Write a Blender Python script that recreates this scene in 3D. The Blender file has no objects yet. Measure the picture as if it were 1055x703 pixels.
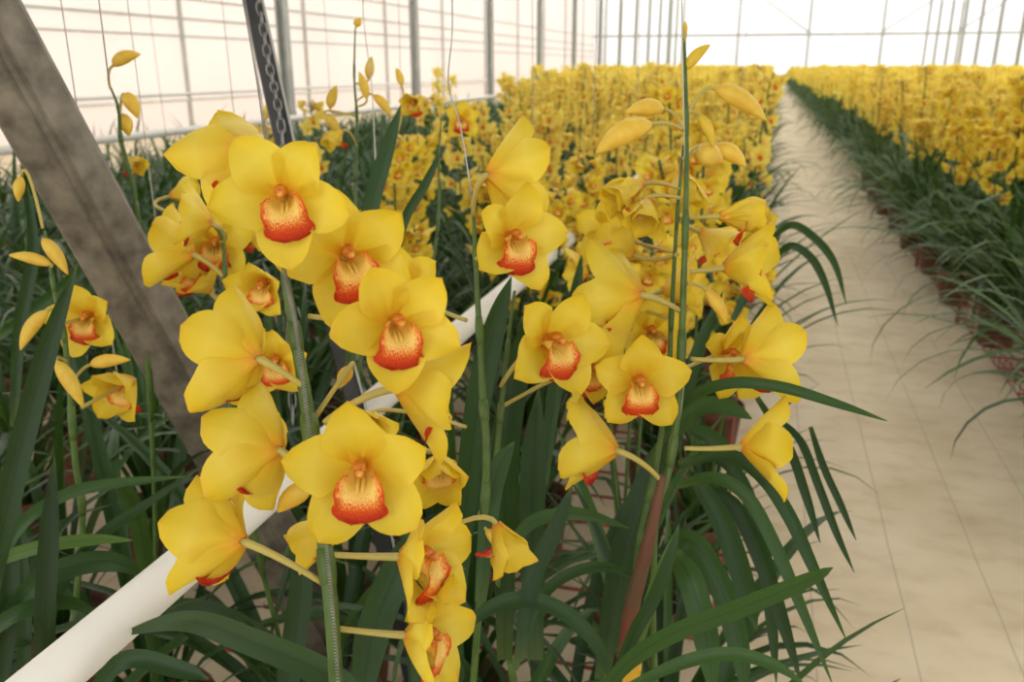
import bpy, math, random
from mathutils import Vector, Matrix, noise
import numpy as np
R = math.radians
PI = math.pi
rnd = random.Random(7)
sc = bpy.context.scene
COL = sc.collection

# ------------------------------------------------------------------ camera
F = 880.0; CX = 527.5; CY = 351.5; VX, VY = 795.0, 68.0; H = 1.4
pitch = math.atan((CY-VY)/F); yaw = math.atan((VX-CX)/math.hypot(F, CY-VY))
cp, sp, cy_, sy_ = math.cos(pitch), math.sin(pitch), math.cos(yaw), math.sin(yaw)
RIGHT = Vector((cy_, sy_, 0)); FWD = Vector((-sy_*cp, cy_*cp, -sp)); UP = Vector((-sy_*sp, cy_*sp, cp))
CAM = Vector((0, 0, H))
def at(px, py, d):
    return CAM + (RIGHT*((px-CX)/F) + UP*((CY-py)/F) + FWD)*d
def proj(p):
    q = p-CAM; d = q.dot(FWD)
    if d < 1e-4: return (-9999, -9999, d)
    return (CX+F*q.dot(RIGHT)/d, CY-F*q.dot(UP)/d, d)
cam_d = bpy.data.cameras.new('camera'); cam = bpy.data.objects.new('camera', cam_d); COL.objects.link(cam)
cam.location = CAM; cam.rotation_euler = (PI/2-pitch, 0, yaw)
cam_d.sensor_width = 36; cam_d.lens = F/1055*36; cam_d.clip_start = .01; cam_d.clip_end = 300
cam_d.dof.use_dof = True; cam_d.dof.focus_distance = .66; cam_d.dof.aperture_fstop = 9.5
sc.camera = cam

# ------------------------------------------------------------------ materials
def mat(name):
    m = bpy.data.materials.new(name); m.use_nodes = True
    nt = m.node_tree; nt.nodes.clear()
    return m, nt, nt.nodes, nt.links
def N(ns, t, **k):
    n = ns.new(t)
    for a, v in k.items():
        if a in n.inputs: n.inputs[a].default_value = v
        else: setattr(n, a, v)
    return n
def ramp(ns, stops, interp='LINEAR'):
    n = ns.new('ShaderNodeValToRGB'); cr = n.color_ramp; cr.interpolation = interp
    while len(cr.elements) > 1: cr.elements.remove(cr.elements[-1])
    cr.elements[0].position = stops[0][0]; cr.elements[0].color = (*stops[0][1], 1)
    for p, c in stops[1:]:
        e = cr.elements.new(p); e.color = (*c, 1)
    return n
def mixc(ns, ls, a, b, fac=None, mode='MIX', f=.5):
    n = ns.new('ShaderNodeMix'); n.data_type = 'RGBA'; n.blend_type = mode; n.clamp_result = False
    n.inputs[0].default_value = f
    if fac is not None: ls.new(fac, n.inputs[0])
    for i, x in ((6, a), (7, b)):
        if isinstance(x, tuple): n.inputs[i].default_value = (*x, 1)
        else: ls.new(x, n.inputs[i])
    return n.outputs[2]
def mth(ns, ls, op, a, b=None, clamp=False):
    n = ns.new('ShaderNodeMath'); n.operation = op; n.use_clamp = clamp
    for i, x in enumerate((a, b)):
        if x is None: continue
        if isinstance(x, (int, float)): n.inputs[i].default_value = x
        else: ls.new(x, n.inputs[i])
    return n.outputs[0]
def finish(nt, col, rough=.5, transl=0., bump=None, spec=.5, metal=0., tcol=None):
    ns, ls = nt.nodes, nt.links
    o = N(ns, 'ShaderNodeOutputMaterial'); b = N(ns, 'ShaderNodeBsdfPrincipled')
    if isinstance(col, tuple): b.inputs['Base Color'].default_value = (*col, 1)
    else: ls.new(col, b.inputs['Base Color'])
    if isinstance(rough, (int, float)): b.inputs['Roughness'].default_value = rough
    else: ls.new(rough, b.inputs['Roughness'])
    b.inputs['Metallic'].default_value = metal; b.inputs['Specular IOR Level'].default_value = spec
    if bump is not None: ls.new(bump, b.inputs['Normal'])
    if transl > 0:
        t = N(ns, 'ShaderNodeBsdfTranslucent'); mx = N(ns, 'ShaderNodeMixShader'); mx.inputs[0].default_value = transl
        c = tcol if tcol is not None else col
        if isinstance(c, tuple): t.inputs['Color'].default_value = (*c, 1)
        else: ls.new(c, t.inputs['Color'])
        ls.new(b.outputs[0], mx.inputs[1]); ls.new(t.outputs[0], mx.inputs[2]); ls.new(mx.outputs[0], o.inputs[0])
    else: ls.new(b.outputs[0], o.inputs[0])
def bumpn(ns, ls, h, s=.3, d=.01):
    b = N(ns, 'ShaderNodeBump'); b.inputs['Strength'].default_value = s; b.inputs['Distance'].default_value = d
    ls.new(h, b.inputs['Height']); return b.outputs[0]

def m_petal(name='yellow_petal', far=False):
    m, nt, ns, ls = mat(name)
    uv = N(ns, 'ShaderNodeUVMap'); sx = N(ns, 'ShaderNodeSeparateXYZ'); ls.new(uv.outputs[0], sx.inputs[0])
    oi = N(ns, 'ShaderNodeObjectInfo')
    rp = ramp(ns, [(0, (.84, .36, .03)), (.10, (.88, .54, .035)), (.26, (.80, .62, .038)), (.6, (.84, .70, .09)), (.85, (.79, .62, .038)), (1, (.76, .53, .025))])
    ls.new(sx.outputs[0], rp.inputs[0])
    # fine veins along the petal, paler down its middle
    mp = N(ns, 'ShaderNodeMapping'); mp.inputs['Scale'].default_value = (1.2, 26, 1); ls.new(uv.outputs[0], mp.inputs[0])
    nz = N(ns, 'ShaderNodeTexNoise'); nz.inputs['Scale'].default_value = 2; ls.new(mp.outputs[0], nz.inputs['Vector'])
    f = mth(ns, ls, 'MULTIPLY', nz.outputs[0], .14)
    c = mixc(ns, ls, rp.outputs[0], (.86, .55, .03), f)
    if far: c = mixc(ns, ls, c, (1.0, .84, .22), None, 'MIX', .5)  # light put into the colour: far petals lifted against the beds' self-shadow
    f2 = mth(ns, ls, 'MULTIPLY', oi.outputs['Random'], .14)
    c = mixc(ns, ls, c, (.93, .58, .04), f2)
    b = bumpn(ns, ls, nz.outputs[0], .12, .002)
    finish(nt, c, .42, .38, b, .35)
    return m
def m_lip():
    m, nt, ns, ls = mat('red_fringed_lip')
    uv = N(ns, 'ShaderNodeUVMap'); sx = N(ns, 'ShaderNodeSeparateXYZ'); ls.new(uv.outputs[0], sx.inputs[0])
    v = mth(ns, ls, 'ABSOLUTE', mth(ns, ls, 'SUBTRACT', mth(ns, ls, 'MULTIPLY', sx.outputs[1], 2.0), 1.0))
    u2 = mth(ns, ls, 'MULTIPLY', sx.outputs[0], .95)
    v2 = mth(ns, ls, 'ADD', mth(ns, ls, 'MULTIPLY', v, .44), mth(ns, ls, 'MULTIPLY', sx.outputs[0], .55))
    k = mth(ns, ls, 'MAXIMUM', u2, v2)
    mp = N(ns, 'ShaderNodeMapping'); mp.inputs['Scale'].default_value = (16, 42, 1); ls.new(uv.outputs[0], mp.inputs[0])
    nz = N(ns, 'ShaderNodeTexNoise'); nz.inputs['Scale'].default_value = 1.4; nz.inputs['Detail'].default_value = 3; ls.new(mp.outputs[0], nz.inputs['Vector'])
    k = mth(ns, ls, 'ADD', k, mth(ns, ls, 'MULTIPLY', mth(ns, ls, 'SUBTRACT', nz.outputs[0], .5), .75))
    rp = ramp(ns, [(0, (.93, .68, .14)), (.55, (.93, .66, .17)), (.63, (.82, .22, .025)), (.74, (.62, .055, .008)), (1, (.50, .02, .004))])
    ls.new(k, rp.inputs[0])
    finish(nt, rp.outputs[0], .45, .22, None, .35)
    return m
def m_column():
    m, nt, ns, ls = mat('orange_column')
    tc = N(ns, 'ShaderNodeTexCoord'); nz = N(ns, 'ShaderNodeTexNoise'); nz.inputs['Scale'].default_value = 240; ls.new(tc.outputs['Object'], nz.inputs['Vector'])
    rp = ramp(ns, [(.35, (.80, .44, .06)), (.5, (.70, .24, .025)), (.65, (.55, .12, .012))]); ls.new(nz.outputs[0], rp.inputs[0])
    finish(nt, rp.outputs[0], .4, .1); return m
def m_simple(name, c1, c2, scale, rough=.5, transl=0., spec=.4, bump=0., metal=0., objrand=0., stretch=None):
    m, nt, ns, ls = mat(name)
    tc = N(ns, 'ShaderNodeTexCoord'); src = tc.outputs['Object']
    if stretch:
        mp = N(ns, 'ShaderNodeMapping'); mp.inputs['Scale'].default_value = stretch; ls.new(src, mp.inputs[0]); src = mp.outputs[0]
    nz = N(ns, 'ShaderNodeTexNoise'); nz.inputs['Scale'].default_value = scale; nz.inputs['Detail'].default_value = 4; ls.new(src, nz.inputs['Vector'])
    rp = ramp(ns, [(.3, c1), (.7, c2)]); ls.new(nz.outputs[0], rp.inputs[0]); c = rp.outputs[0]
    if objrand:
        oi = N(ns, 'ShaderNodeObjectInfo'); hs = N(ns, 'ShaderNodeHueSaturation'); ls.new(c, hs.inputs['Color'])
        ls.new(mth(ns, ls, 'ADD', mth(ns, ls, 'MULTIPLY', oi.outputs['Random'], objrand*2), 1-objrand), hs.inputs['Value']); c = hs.outputs[0]
    finish(nt, c, rough, transl, bumpn(ns, ls, nz.outputs[0], bump, .01) if bump else None, spec, metal)
    return m
def m_leaf():
    m, nt, ns, ls = mat('dark_green_leaf')
    uv = N(ns, 'ShaderNodeUVMap'); sx = N(ns, 'ShaderNodeSeparateXYZ'); ls.new(uv.outputs[0], sx.inputs[0])
    # second coordinate: integer part = random tone of the leaf, fraction = across
    tone = mth(ns, ls, 'DIVIDE', mth(ns, ls, 'FLOOR', sx.outputs[1]), 10.0)
    rp = ramp(ns, [(0, (.007, .024, .006)), (.4, (.016, .050, .010)), (.75, (.038, .092, .018)), (1, (.095, .17, .030))])
    ls.new(tone, rp.inputs[0])
    tip = ramp(ns, [(0, (.55, .55, .28)), (.12, (0, 0, 0)), (.9, (0, 0, 0)), (1, (.6, .6, .6))]); ls.new(sx.outputs[0], tip.inputs[0])
    c = mixc(ns, ls, rp.outputs[0], (.16, .20, .04), mth(ns, ls, 'MULTIPLY', tip.outputs[0], .45))
    fr = mth(ns, ls, 'FRACT', sx.outputs[1])
    mid = ramp(ns, [(.44, (1, 1, 1)), (.5, (.55, .55, .55)), (.56, (1, 1, 1))]); ls.new(fr, mid.inputs[0])
    c = mixc(ns, ls, c, mid.outputs[0], None, 'MULTIPLY', 1.0)
    mp = N(ns, 'ShaderNodeMapping'); mp.inputs['Scale'].default_value = (2, 60, 1); ls.new(uv.outputs[0], mp.inputs[0])
    nz = N(ns, 'ShaderNodeTexNoise'); nz.inputs['Scale'].default_value = 1; ls.new(mp.outputs[0], nz.inputs['Vector'])
    finish(nt, c, .40, .12, bumpn(ns, ls, nz.outputs[0], .1, .003), .30, tcol=(.09, .22, .02))
    return m
def m_floor():
    m, nt, ns, ls = mat('woven_ground_cloth')
    tc = N(ns, 'ShaderNodeTexCoord'); s = tc.outputs['Object']
    n1 = N(ns, 'ShaderNodeTexNoise'); n1.inputs['Scale'].default_value = 2.2; n1.inputs['Detail'].default_value = 6; ls.new(s, n1.inputs['Vector'])
    mp = N(ns, 'ShaderNodeMapping'); mp.inputs['Scale'].default_value = (5, 8, 1); ls.new(s, mp.inputs[0])
    n2 = N(ns, 'ShaderNodeTexNoise'); n2.inputs['Scale'].default_value = 1.5; n2.inputs['Detail'].default_value = 5; ls.new(mp.outputs[0], n2.inputs['Vector'])
    rp = ramp(ns, [(.3, (.58, .475, .32)), (.5, (.68, .575, .41)), (.7, (.74, .64, .48))]); ls.new(n1.outputs[0], rp.inputs[0])
    r2 = ramp(ns, [(.3, (.86, .81, .74)), (.5, (1, 1, 1)), (.75, (1.05, 1.04, 1.02))]); ls.new(n2.outputs[0], r2.inputs[0])
    c = mixc(ns, ls, rp.outputs[0], r2.outputs[0], None, 'MULTIPLY', .8)
    # marker threads every 24 cm along the path
    sx = N(ns, 'ShaderNodeSeparateXYZ'); ls.new(s, sx.inputs[0])
    wob = mth(ns, ls, 'MULTIPLY', mth(ns, ls, 'SUBTRACT', n1.outputs[0], .5), .012)
    fx = mth(ns, ls, 'FRACT', mth(ns, ls, 'ADD', mth(ns, ls, 'DIVIDE', mth(ns, ls, 'ADD', mth(ns, ls, 'ADD', sx.outputs[0], wob), -.47), .24), 50.5))
    ln = mth(ns, ls, 'LESS_THAN', mth(ns, ls, 'ABSOLUTE', mth(ns, ls, 'SUBTRACT', fx, .5)), .008)
    c = mixc(ns, ls, c, (.22, .2, .17), mth(ns, ls, 'MULTIPLY', ln, .5))
    wv = N(ns, 'ShaderNodeTexWave'); wv.inputs['Scale'].default_value = 120; ls.new(s, wv.inputs['Vector'])
    c = mixc(ns, ls, c, (.5, .43, .34), mth(ns, ls, 'MULTIPLY', wv.outputs['Fac'], .12))
    finish(nt, c, .85, 0, bumpn(ns, ls, n2.outputs[0], .25, .01), .2)
    return m
def m_film(name, col, transl, blot):
    m, nt, ns, ls = mat(name)
    tc = N(ns, 'ShaderNodeTexCoord'); nz = N(ns, 'ShaderNodeTexNoise'); nz.inputs['Scale'].default_value = .25; nz.inputs['Detail'].default_value = 3; ls.new(tc.outputs['Object'], nz.inputs['Vector'])
    rp = ramp(ns, [(.3, blot), (.6, col)]); ls.new(nz.outputs[0], rp.inputs[0])
    finish(nt, rp.outputs[0], .6, transl, None, .2); return m

M = dict(
    petal=m_petal(), petalf=m_petal('brightened_far_petal', True), lip=m_lip(), column=m_column(), leaf=m_leaf(), floor=m_floor(),
    bud=m_simple('yellow_bud', (.74, .46, .04), (.86, .62, .09), 60, .45, .15, objrand=.08),
    pedicel=m_simple('pale_stalk', (.52, .40, .085), (.44, .38, .11), 90, .5, .05),
    stem=m_simple('green_flower_stem', (.045, .095, .018), (.09, .15, .03), 40, .45),
    greenbud=m_simple('greenish_bud', (.62, .46, .03), (.80, .52, .04), 60, .45, .1),
    bract=m_simple('red_brown_sheath', (.16, .04, .025), (.10, .07, .03), 30, .6),
    yleaf=m_simple('yellowing_leaf', (.75, .42, .04), (.60, .38, .03), 30, .5, .2),
    pot=m_simple('brown_plastic_pot', (.10, .032, .022), (.16, .055, .035), 9, .55, objrand=.2),
    soil=m_simple('bark_mix', (.03, .018, .01), (.12, .07, .04), 60, .9, bump=.6),
    rust=m_simple('red_painted_wire', (.36, .06, .035), (.22, .045, .03), 25, .55),
    pvc=m_simple('white_pvc', (.78, .75, .68), (.86, .84, .78), 6, .38, spec=.5, bump=.02),
    galv=m_simple('weathered_galvanised_steel', (.085, .075, .058), (.235, .21, .165), 30, .5, metal=.35, bump=.15),
    galv2=m_simple('grey_steel_post', (.36, .37, .34), (.48, .49, .46), 6, .6, metal=.2),
    black=m_simple('black_plastic_strap', (.012, .012, .012), (.03, .03, .032), 20, .45),
    chain=m_simple('grey_chain_steel', (.18, .18, .18), (.32, .32, .31), 80, .4, metal=.6),
    wire=m_simple('thin_steel_wire', (.25, .25, .24), (.4, .4, .38), 80, .4, metal=.6),
    string=m_simple('pale_support_string', (.4, .38, .33), (.6, .58, .52), 80, .8),
    film=m_film('white_film_end', (.99, .99, 1.0), .92, (.96, .97, 1.0)),
    filmw=m_film('cream_film_side', (.92, .86, .825), .81, (.89, .82, .78)),
    roof=m_film('roof_film', (.97, .96, .94), .95, (.92, .91, .88)), shade=m_film('near_roof_dimmer', (.58, .56, .50), .9, (.50, .48, .43)),  # second film: darker unseen sheet, made up to dim the foreground
    rail=m_simple('pale_rail', (.6, .58, .54), (.72, .70, .66), 5, .5),
)

# ------------------------------------------------------------------ mesh builder
class MB:
    def __init__(s): s.v = []; s.f = []; s.m = []; s.uv = []
    def vert(s, p, uv=(0, 0)): s.v.append((p[0], p[1], p[2])); s.uv.append(uv); return len(s.v)-1
    def grid(s, rows, uvs, mi=0, closed=False):
        b = len(s.v); n = len(rows); k = len(rows[0])
        for r, ur in zip(rows, uvs):
            for p, q in zip(r, ur): s.vert(p, q)
        for i in range(n-1):
            for j in range(k if closed else k-1):
                j2 = (j+1) % k
                s.f.append((b+i*k+j, b+i*k+j2, b+(i+1)*k+j2, b+(i+1)*k+j)); s.m.append(mi)
    def tube(s, pts, rad, sides=6, mi=0, cap=True):
        pts = [Vector(p) for p in pts]; n = len(pts)
        if not hasattr(rad, '__len__'): rad = [rad]*n
        rows = []; uvs = []; prev = None
        for i, p in enumerate(pts):
            t = (pts[min(i+1, n-1)]-pts[max(i-1, 0)])
            if t.length < 1e-9: t = Vector((0, 0, 1))
            t.normalize()
            if prev is None:
                a = Vector((1, 0, 0)) if abs(t.x) < .8 else Vector((0, 1, 0))
                a = (a-t*a.dot(t)).normalized()
            else: a = (prev-t*prev.dot(t)).normalized()
            prev = a; c = t.cross(a)
            rows.append([p+(a*math.cos(2*PI*j/sides)+c*math.sin(2*PI*j/sides))*rad[i] for j in range(sides)])
            uvs.append([(i/(n-1), j/sides) for j in range(sides)])
        b = len(s.v); s.grid(rows, uvs, mi, True)
        if cap:
            s.f.append(tuple(b+j for j in range(sides))[::-1]); s.m.append(mi)
            s.f.append(tuple(b+(n-1)*sides+j for j in range(sides))); s.m.append(mi)
    def box(s, c, e, mi=0, rot=None):
        b = len(s.v)
        for x in (-1, 1):
            for y in (-1, 1):
                for z in (-1, 1):
                    p = Vector((x*e[0], y*e[1], z*e[2]))
                    if rot is not None: p = rot @ p
                    s.vert(Vector(c)+p)
        for q in ((0, 1, 3, 2), (4, 6, 7, 5), (0, 4, 5, 1), (2, 3, 7, 6), (0, 2, 6, 4), (1, 5, 7, 3)):
            s.f.append(tuple(b+i for i in q)); s.m.append(mi)
    def add(s, o, mx, mmap=None):
        b = len(s.v)
        for p in o.v: q = mx @ Vector(p); s.v.append((q.x, q.y, q.z))
        s.uv += o.uv
        s.f += [tuple(b+i for i in f) for f in o.f]
        s.m += [mmap[i] for i in o.m] if mmap else o.m
    def mesh(s, name, mats, smooth=True):
        me = bpy.data.meshes.new(name); me.from_pydata(s.v, [], s.f)
        for m in (mats if isinstance(mats, (list, tuple)) else [mats]): me.materials.append(m)
        nf = len(s.f)
        me.polygons.foreach_set('material_index', s.m)
        me.polygons.foreach_set('use_smooth', [smooth]*nf)
        uvl = me.uv_layers.new(name='UVMap')
        li = np.empty(len(me.loops), dtype=np.int32); me.loops.foreach_get('vertex_index', li)
        uvl.data.foreach_set('uv', np.array(s.uv, dtype=np.float32)[li].ravel())
        me.update(); return me
def obj(name, me, parent=None, loc=None, mx=None):
    o = bpy.data.objects.new(name, me); COL.objects.link(o); o.parent = parent
    if loc is not None: o.location = loc
    if mx is not None: o.matrix_local = mx
    return o
def tag(o, label, cat, group=None, kind=None):
    o['label'] = label; o['category'] = cat
    if group: o['group'] = group
    if kind: o['kind'] = kind
    return o
def thing(name, loc, label, cat, group=None, rz=0):
    o = obj(name, None); o.location = loc; o.rotation_euler = (0, 0, rz); return tag(o, label, cat, group)
def spline(pts, n):
    """Catmull-Rom through pts, n samples"""
    P = [Vector(p) for p in pts]
    if len(P) == 2: return [P[0].lerp(P[1], i/(n-1)) for i in range(n)]
    P = [P[0]*2-P[1]]+P+[P[-1]*2-P[-2]]; k = len(P)-3; out = []
    for i in range(n):
        t = i/(n-1)*k; j = min(int(t), k-1); t -= j
        a, b, c, d = P[j:j+4]
        out.append(.5*((2*b)+(c-a)*t+(2*a-5*b+4*c-d)*t*t+(3*b-a-3*c+d)*t**3))
    return out

# ------------------------------------------------------------------ flowers
def tepal(mb, ang, L, W, e0, bend, cup, twist, nu, nv, seed, z0=0., mi=0, tipb=0.):
    rr = random.Random(seed); w1, w2 = rr.uniform(0, 6), rr.uniform(0, 6)
    d = Vector((math.sin(ang), math.cos(ang), 0)); Z = Vector((0, 0, 1)); s0 = Z.cross(d)
    pos = d*.0025+Z*z0; rows = []; uvs = []; st = L/nu
    for i in range(nu+1):
        u = i/nu
        e = e0+bend*u+tipb*max(0, u-.7)/.3
        t = d*math.cos(e)+Z*math.sin(e); n = -d*math.sin(e)+Z*math.cos(e)
        if i: pos = pos+t*st
        w = W*.5*max(0.0, min(1, (.22+1.62*u**.95)))*(max(0, 1-u**3.4))**.60*(1+.05*math.sin(9*u+w1))
        if i == nu: w = W*.015
        tw = twist*u; s = s0*math.cos(tw)+n*math.sin(tw); nn = n*math.cos(tw)-s0*math.sin(tw)
        r = []; q = []
        for j in range(nv+1):
            v = j/nv*2-1
            off = cup*w*v*v + .035*W*math.sin(7*u+w1+2.5*v)*abs(v)**1.5 + .02*W*math.sin(15*u+w2)*abs(v)**3
            off -= .05*W*math.exp(-(v/.12)**2)*(1-u)
            r.append(pos+s*(v*w)*(1-.12*cup*abs(v))+nn*off); q.append((u, j/nv))
        rows.append(r); uvs.append(q)
    mb.grid(rows, uvs, mi)
def tepals_mb(op=1., seed=0, nu=12, nv=8, L=.052, W=.046):
    rr = random.Random(seed); mb = MB(); cl = (1-op)*R(62); g = lambda a: rr.uniform(-a, a)
    cupk = .36+.5*(1-op)
    spec = [(0+g(.08), L*1.02, W*.98, R(24)+cl*.9+g(.1), R(22)+g(.15), cupk+.1, g(.15), -.0006, R(-8)),
            (R(142)+g(.1), L*1.0, W*1.0, R(16)+cl+g(.12), R(10)+g(.2), cupk, g(.25), -.0006, R(-14)),
            (R(-142)+g(.1), L*1.0, W*1.0, R(16)+cl+g(.12), R(10)+g(.2), cupk, g(.25), -.0006, R(-14)),
            (R(72)+g(.1), L*.98, W*.92, R(24)+cl*.95+g(.12), R(6)+g(.2), cupk*.8, g(.3), .0008, R(-10)),
            (R(-72)+g(.1), L*.98, W*.92, R(24)+cl*.95+g(.12), R(6)+g(.2), cupk*.8, g(.3), .0008, R(-10))]
    for i, (a, l, w, e, b, c, t, z, tb) in enumerate(spec):
        tepal(mb, a, l, w, e, b, c, t, nu, nv, seed*7+i, z, 0, tb)
    return mb
def lip_mb(seed=0, nu=18, nv=16, s=1.0):
    rr = random.Random(seed); ph = rr.uniform(0, 6); mb = MB(); Ll = .044*s
    y, z = -.004*s, .003*s; rows = []; uvs = []
    for i in range(nu+1):
        u = i/nu
        sm = min(1, max(0, (u-.42)/.42)); sm = sm*sm*(3-2*sm)
        th = R(28)+R(92)*sm                        # from +Z towards -Y
        if i: y -= math.sin(th)*Ll/nu; z += math.cos(th)*Ll/nu
        nrm = Vector((0, math.cos(th), math.sin(th)))
        if u < .5: w = .007+.0125*math.sin(PI*min(1, u/.5)*.5)
        elif u < .62: w = .0195-.0035*(u-.5)/.12
        else: w = .016+.004*math.sin(PI*(u-.62)/.38*.75)
        w *= s*(1-max(0, (u-.86)/.14)**2*.75)
        curl = 1.0 if u < .42 else max(-.25, 1-(u-.42)/.2)
        r = []; q = []
        for j in range(nv+1):
            v = j/nv*2-1; a = v*w
            if abs(curl) > .02:
                Rr = .0088*s/curl; phi = a/Rr; x = Rr*math.sin(phi); lift = Rr*(1-math.cos(phi))
            else: x, lift = a, 0
            edge = max(0, max(abs(v)-.45, (u-.8)*1.6)) if u > .3 else 0
            ruf = edge*.0042*s*math.sin(26*(v if u > .6 else u*1.4)+ph+9*u)
            r.append(Vector((x, y, z))+nrm*(lift+ruf)); q.append((u, j/nv))
        rows.append(r); uvs.append(q)
    mb.grid(rows, uvs, 0)
    for sx in (-1, 1):      # the two yellow keels down the throat
        mb.tube([(sx*.0018*s, (-.0035-.0085*t*1.2)*s, (.006+.016*t)*s) for t in (0, .35, .7, 1)], [.0008*s, .0016*s, .0017*s, .0006*s], 6)
    for i in range((nu+1)*(nv+1), len(mb.v)): mb.uv[i] = (.1, .5)
    return mb
def column_mb(s=1.0):
    mb = MB()
    P = spline([(0, .001, .001), (0, .0045, .009), (0, .0045, .018), (0, .0005, .0255)], 9)
    mb.tube([p*s for p in P], [x*s for x in (.003, .0034, .0034, .0035, .0037, .0042, .0046, .0046, .0034)], 10)
    P = [Vector((0, .0005, .0245))*s, Vector((0, -.001, .0275))*s, Vector((0, -.003, .029))*s]
    mb.tube(P, [.0040*s, .0034*s, .0012*s], 10); return mb
def bud_mb(L, W, bend=.15, n=12, sides=10):
    mb = MB(); P = []; rr_ = []
    for i in range(n+1):
        t = i/n; P.append(Vector((bend*.6*L*math.sin(PI*t), 0, L*t)))
        rr_.append(W/2*max(.05, (math.sin(PI*min(1, t**.85*.97+.02))**.72)*(1-.22*t)))
    mb.tube(P, rr_, sides)
    mb2 = MB(); k = len(mb.v)       # seams between the folded sepals
    for i in range(k):
        j = i % sides; x, y, z = mb.v[i]; c = Vector((bend*.6*L*math.sin(PI*max(0, min(1, z/L))), 0, z)); p = Vector((x, y, z))
        f = 1+.10*math.cos(3*2*PI*j/sides); mb.v[i] = tuple(c+(p-c)*f)
    return mb
def face_mx(loc, n, upv, roll=0, s=1.0):
    n = Vector(n).normalized(); u = Vector(upv); u = (u-n*u.dot(n)).normalized(); x = u.cross(n)
    m = Matrix((x, u, n)).transposed().to_4x4()
    m = m @ Matrix.Rotation(roll, 4, 'Z') @ Matrix.Scale(s, 4)
    m.translation = loc; return m
ncam = lambda n: RIGHT*n[0]+UP*n[1]-FWD*n[2]
COLMESH = column_mb(.9).mesh('column', M['column'])
LIPS = [lip_mb(i, s=.96).mesh('lip', M['lip']) for i in range(4)]

def smart_ped(mb, p0, back, p1, r0, r1, n=9):
    """stalk from flower back p0 (leaving along 'back') to p1 on the stem"""
    d = (p1-p0).length
    P = [p0, p0+back*d*.35, p1+(p0-p1)*.22+Vector((0, 0, -.10*d)), p1]
    out = []
    for i in range(n):
        t = i/(n-1); a = (1-t)
        out.append(P[0]*a**3+P[1]*3*a*a*t+P[2]*3*a*t*t+P[3]*t**3)
    mb.tube(out, [r0+(r1-r0)*min(1, i/(n-1)*1.6) for i in range(n)], 8)

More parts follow.
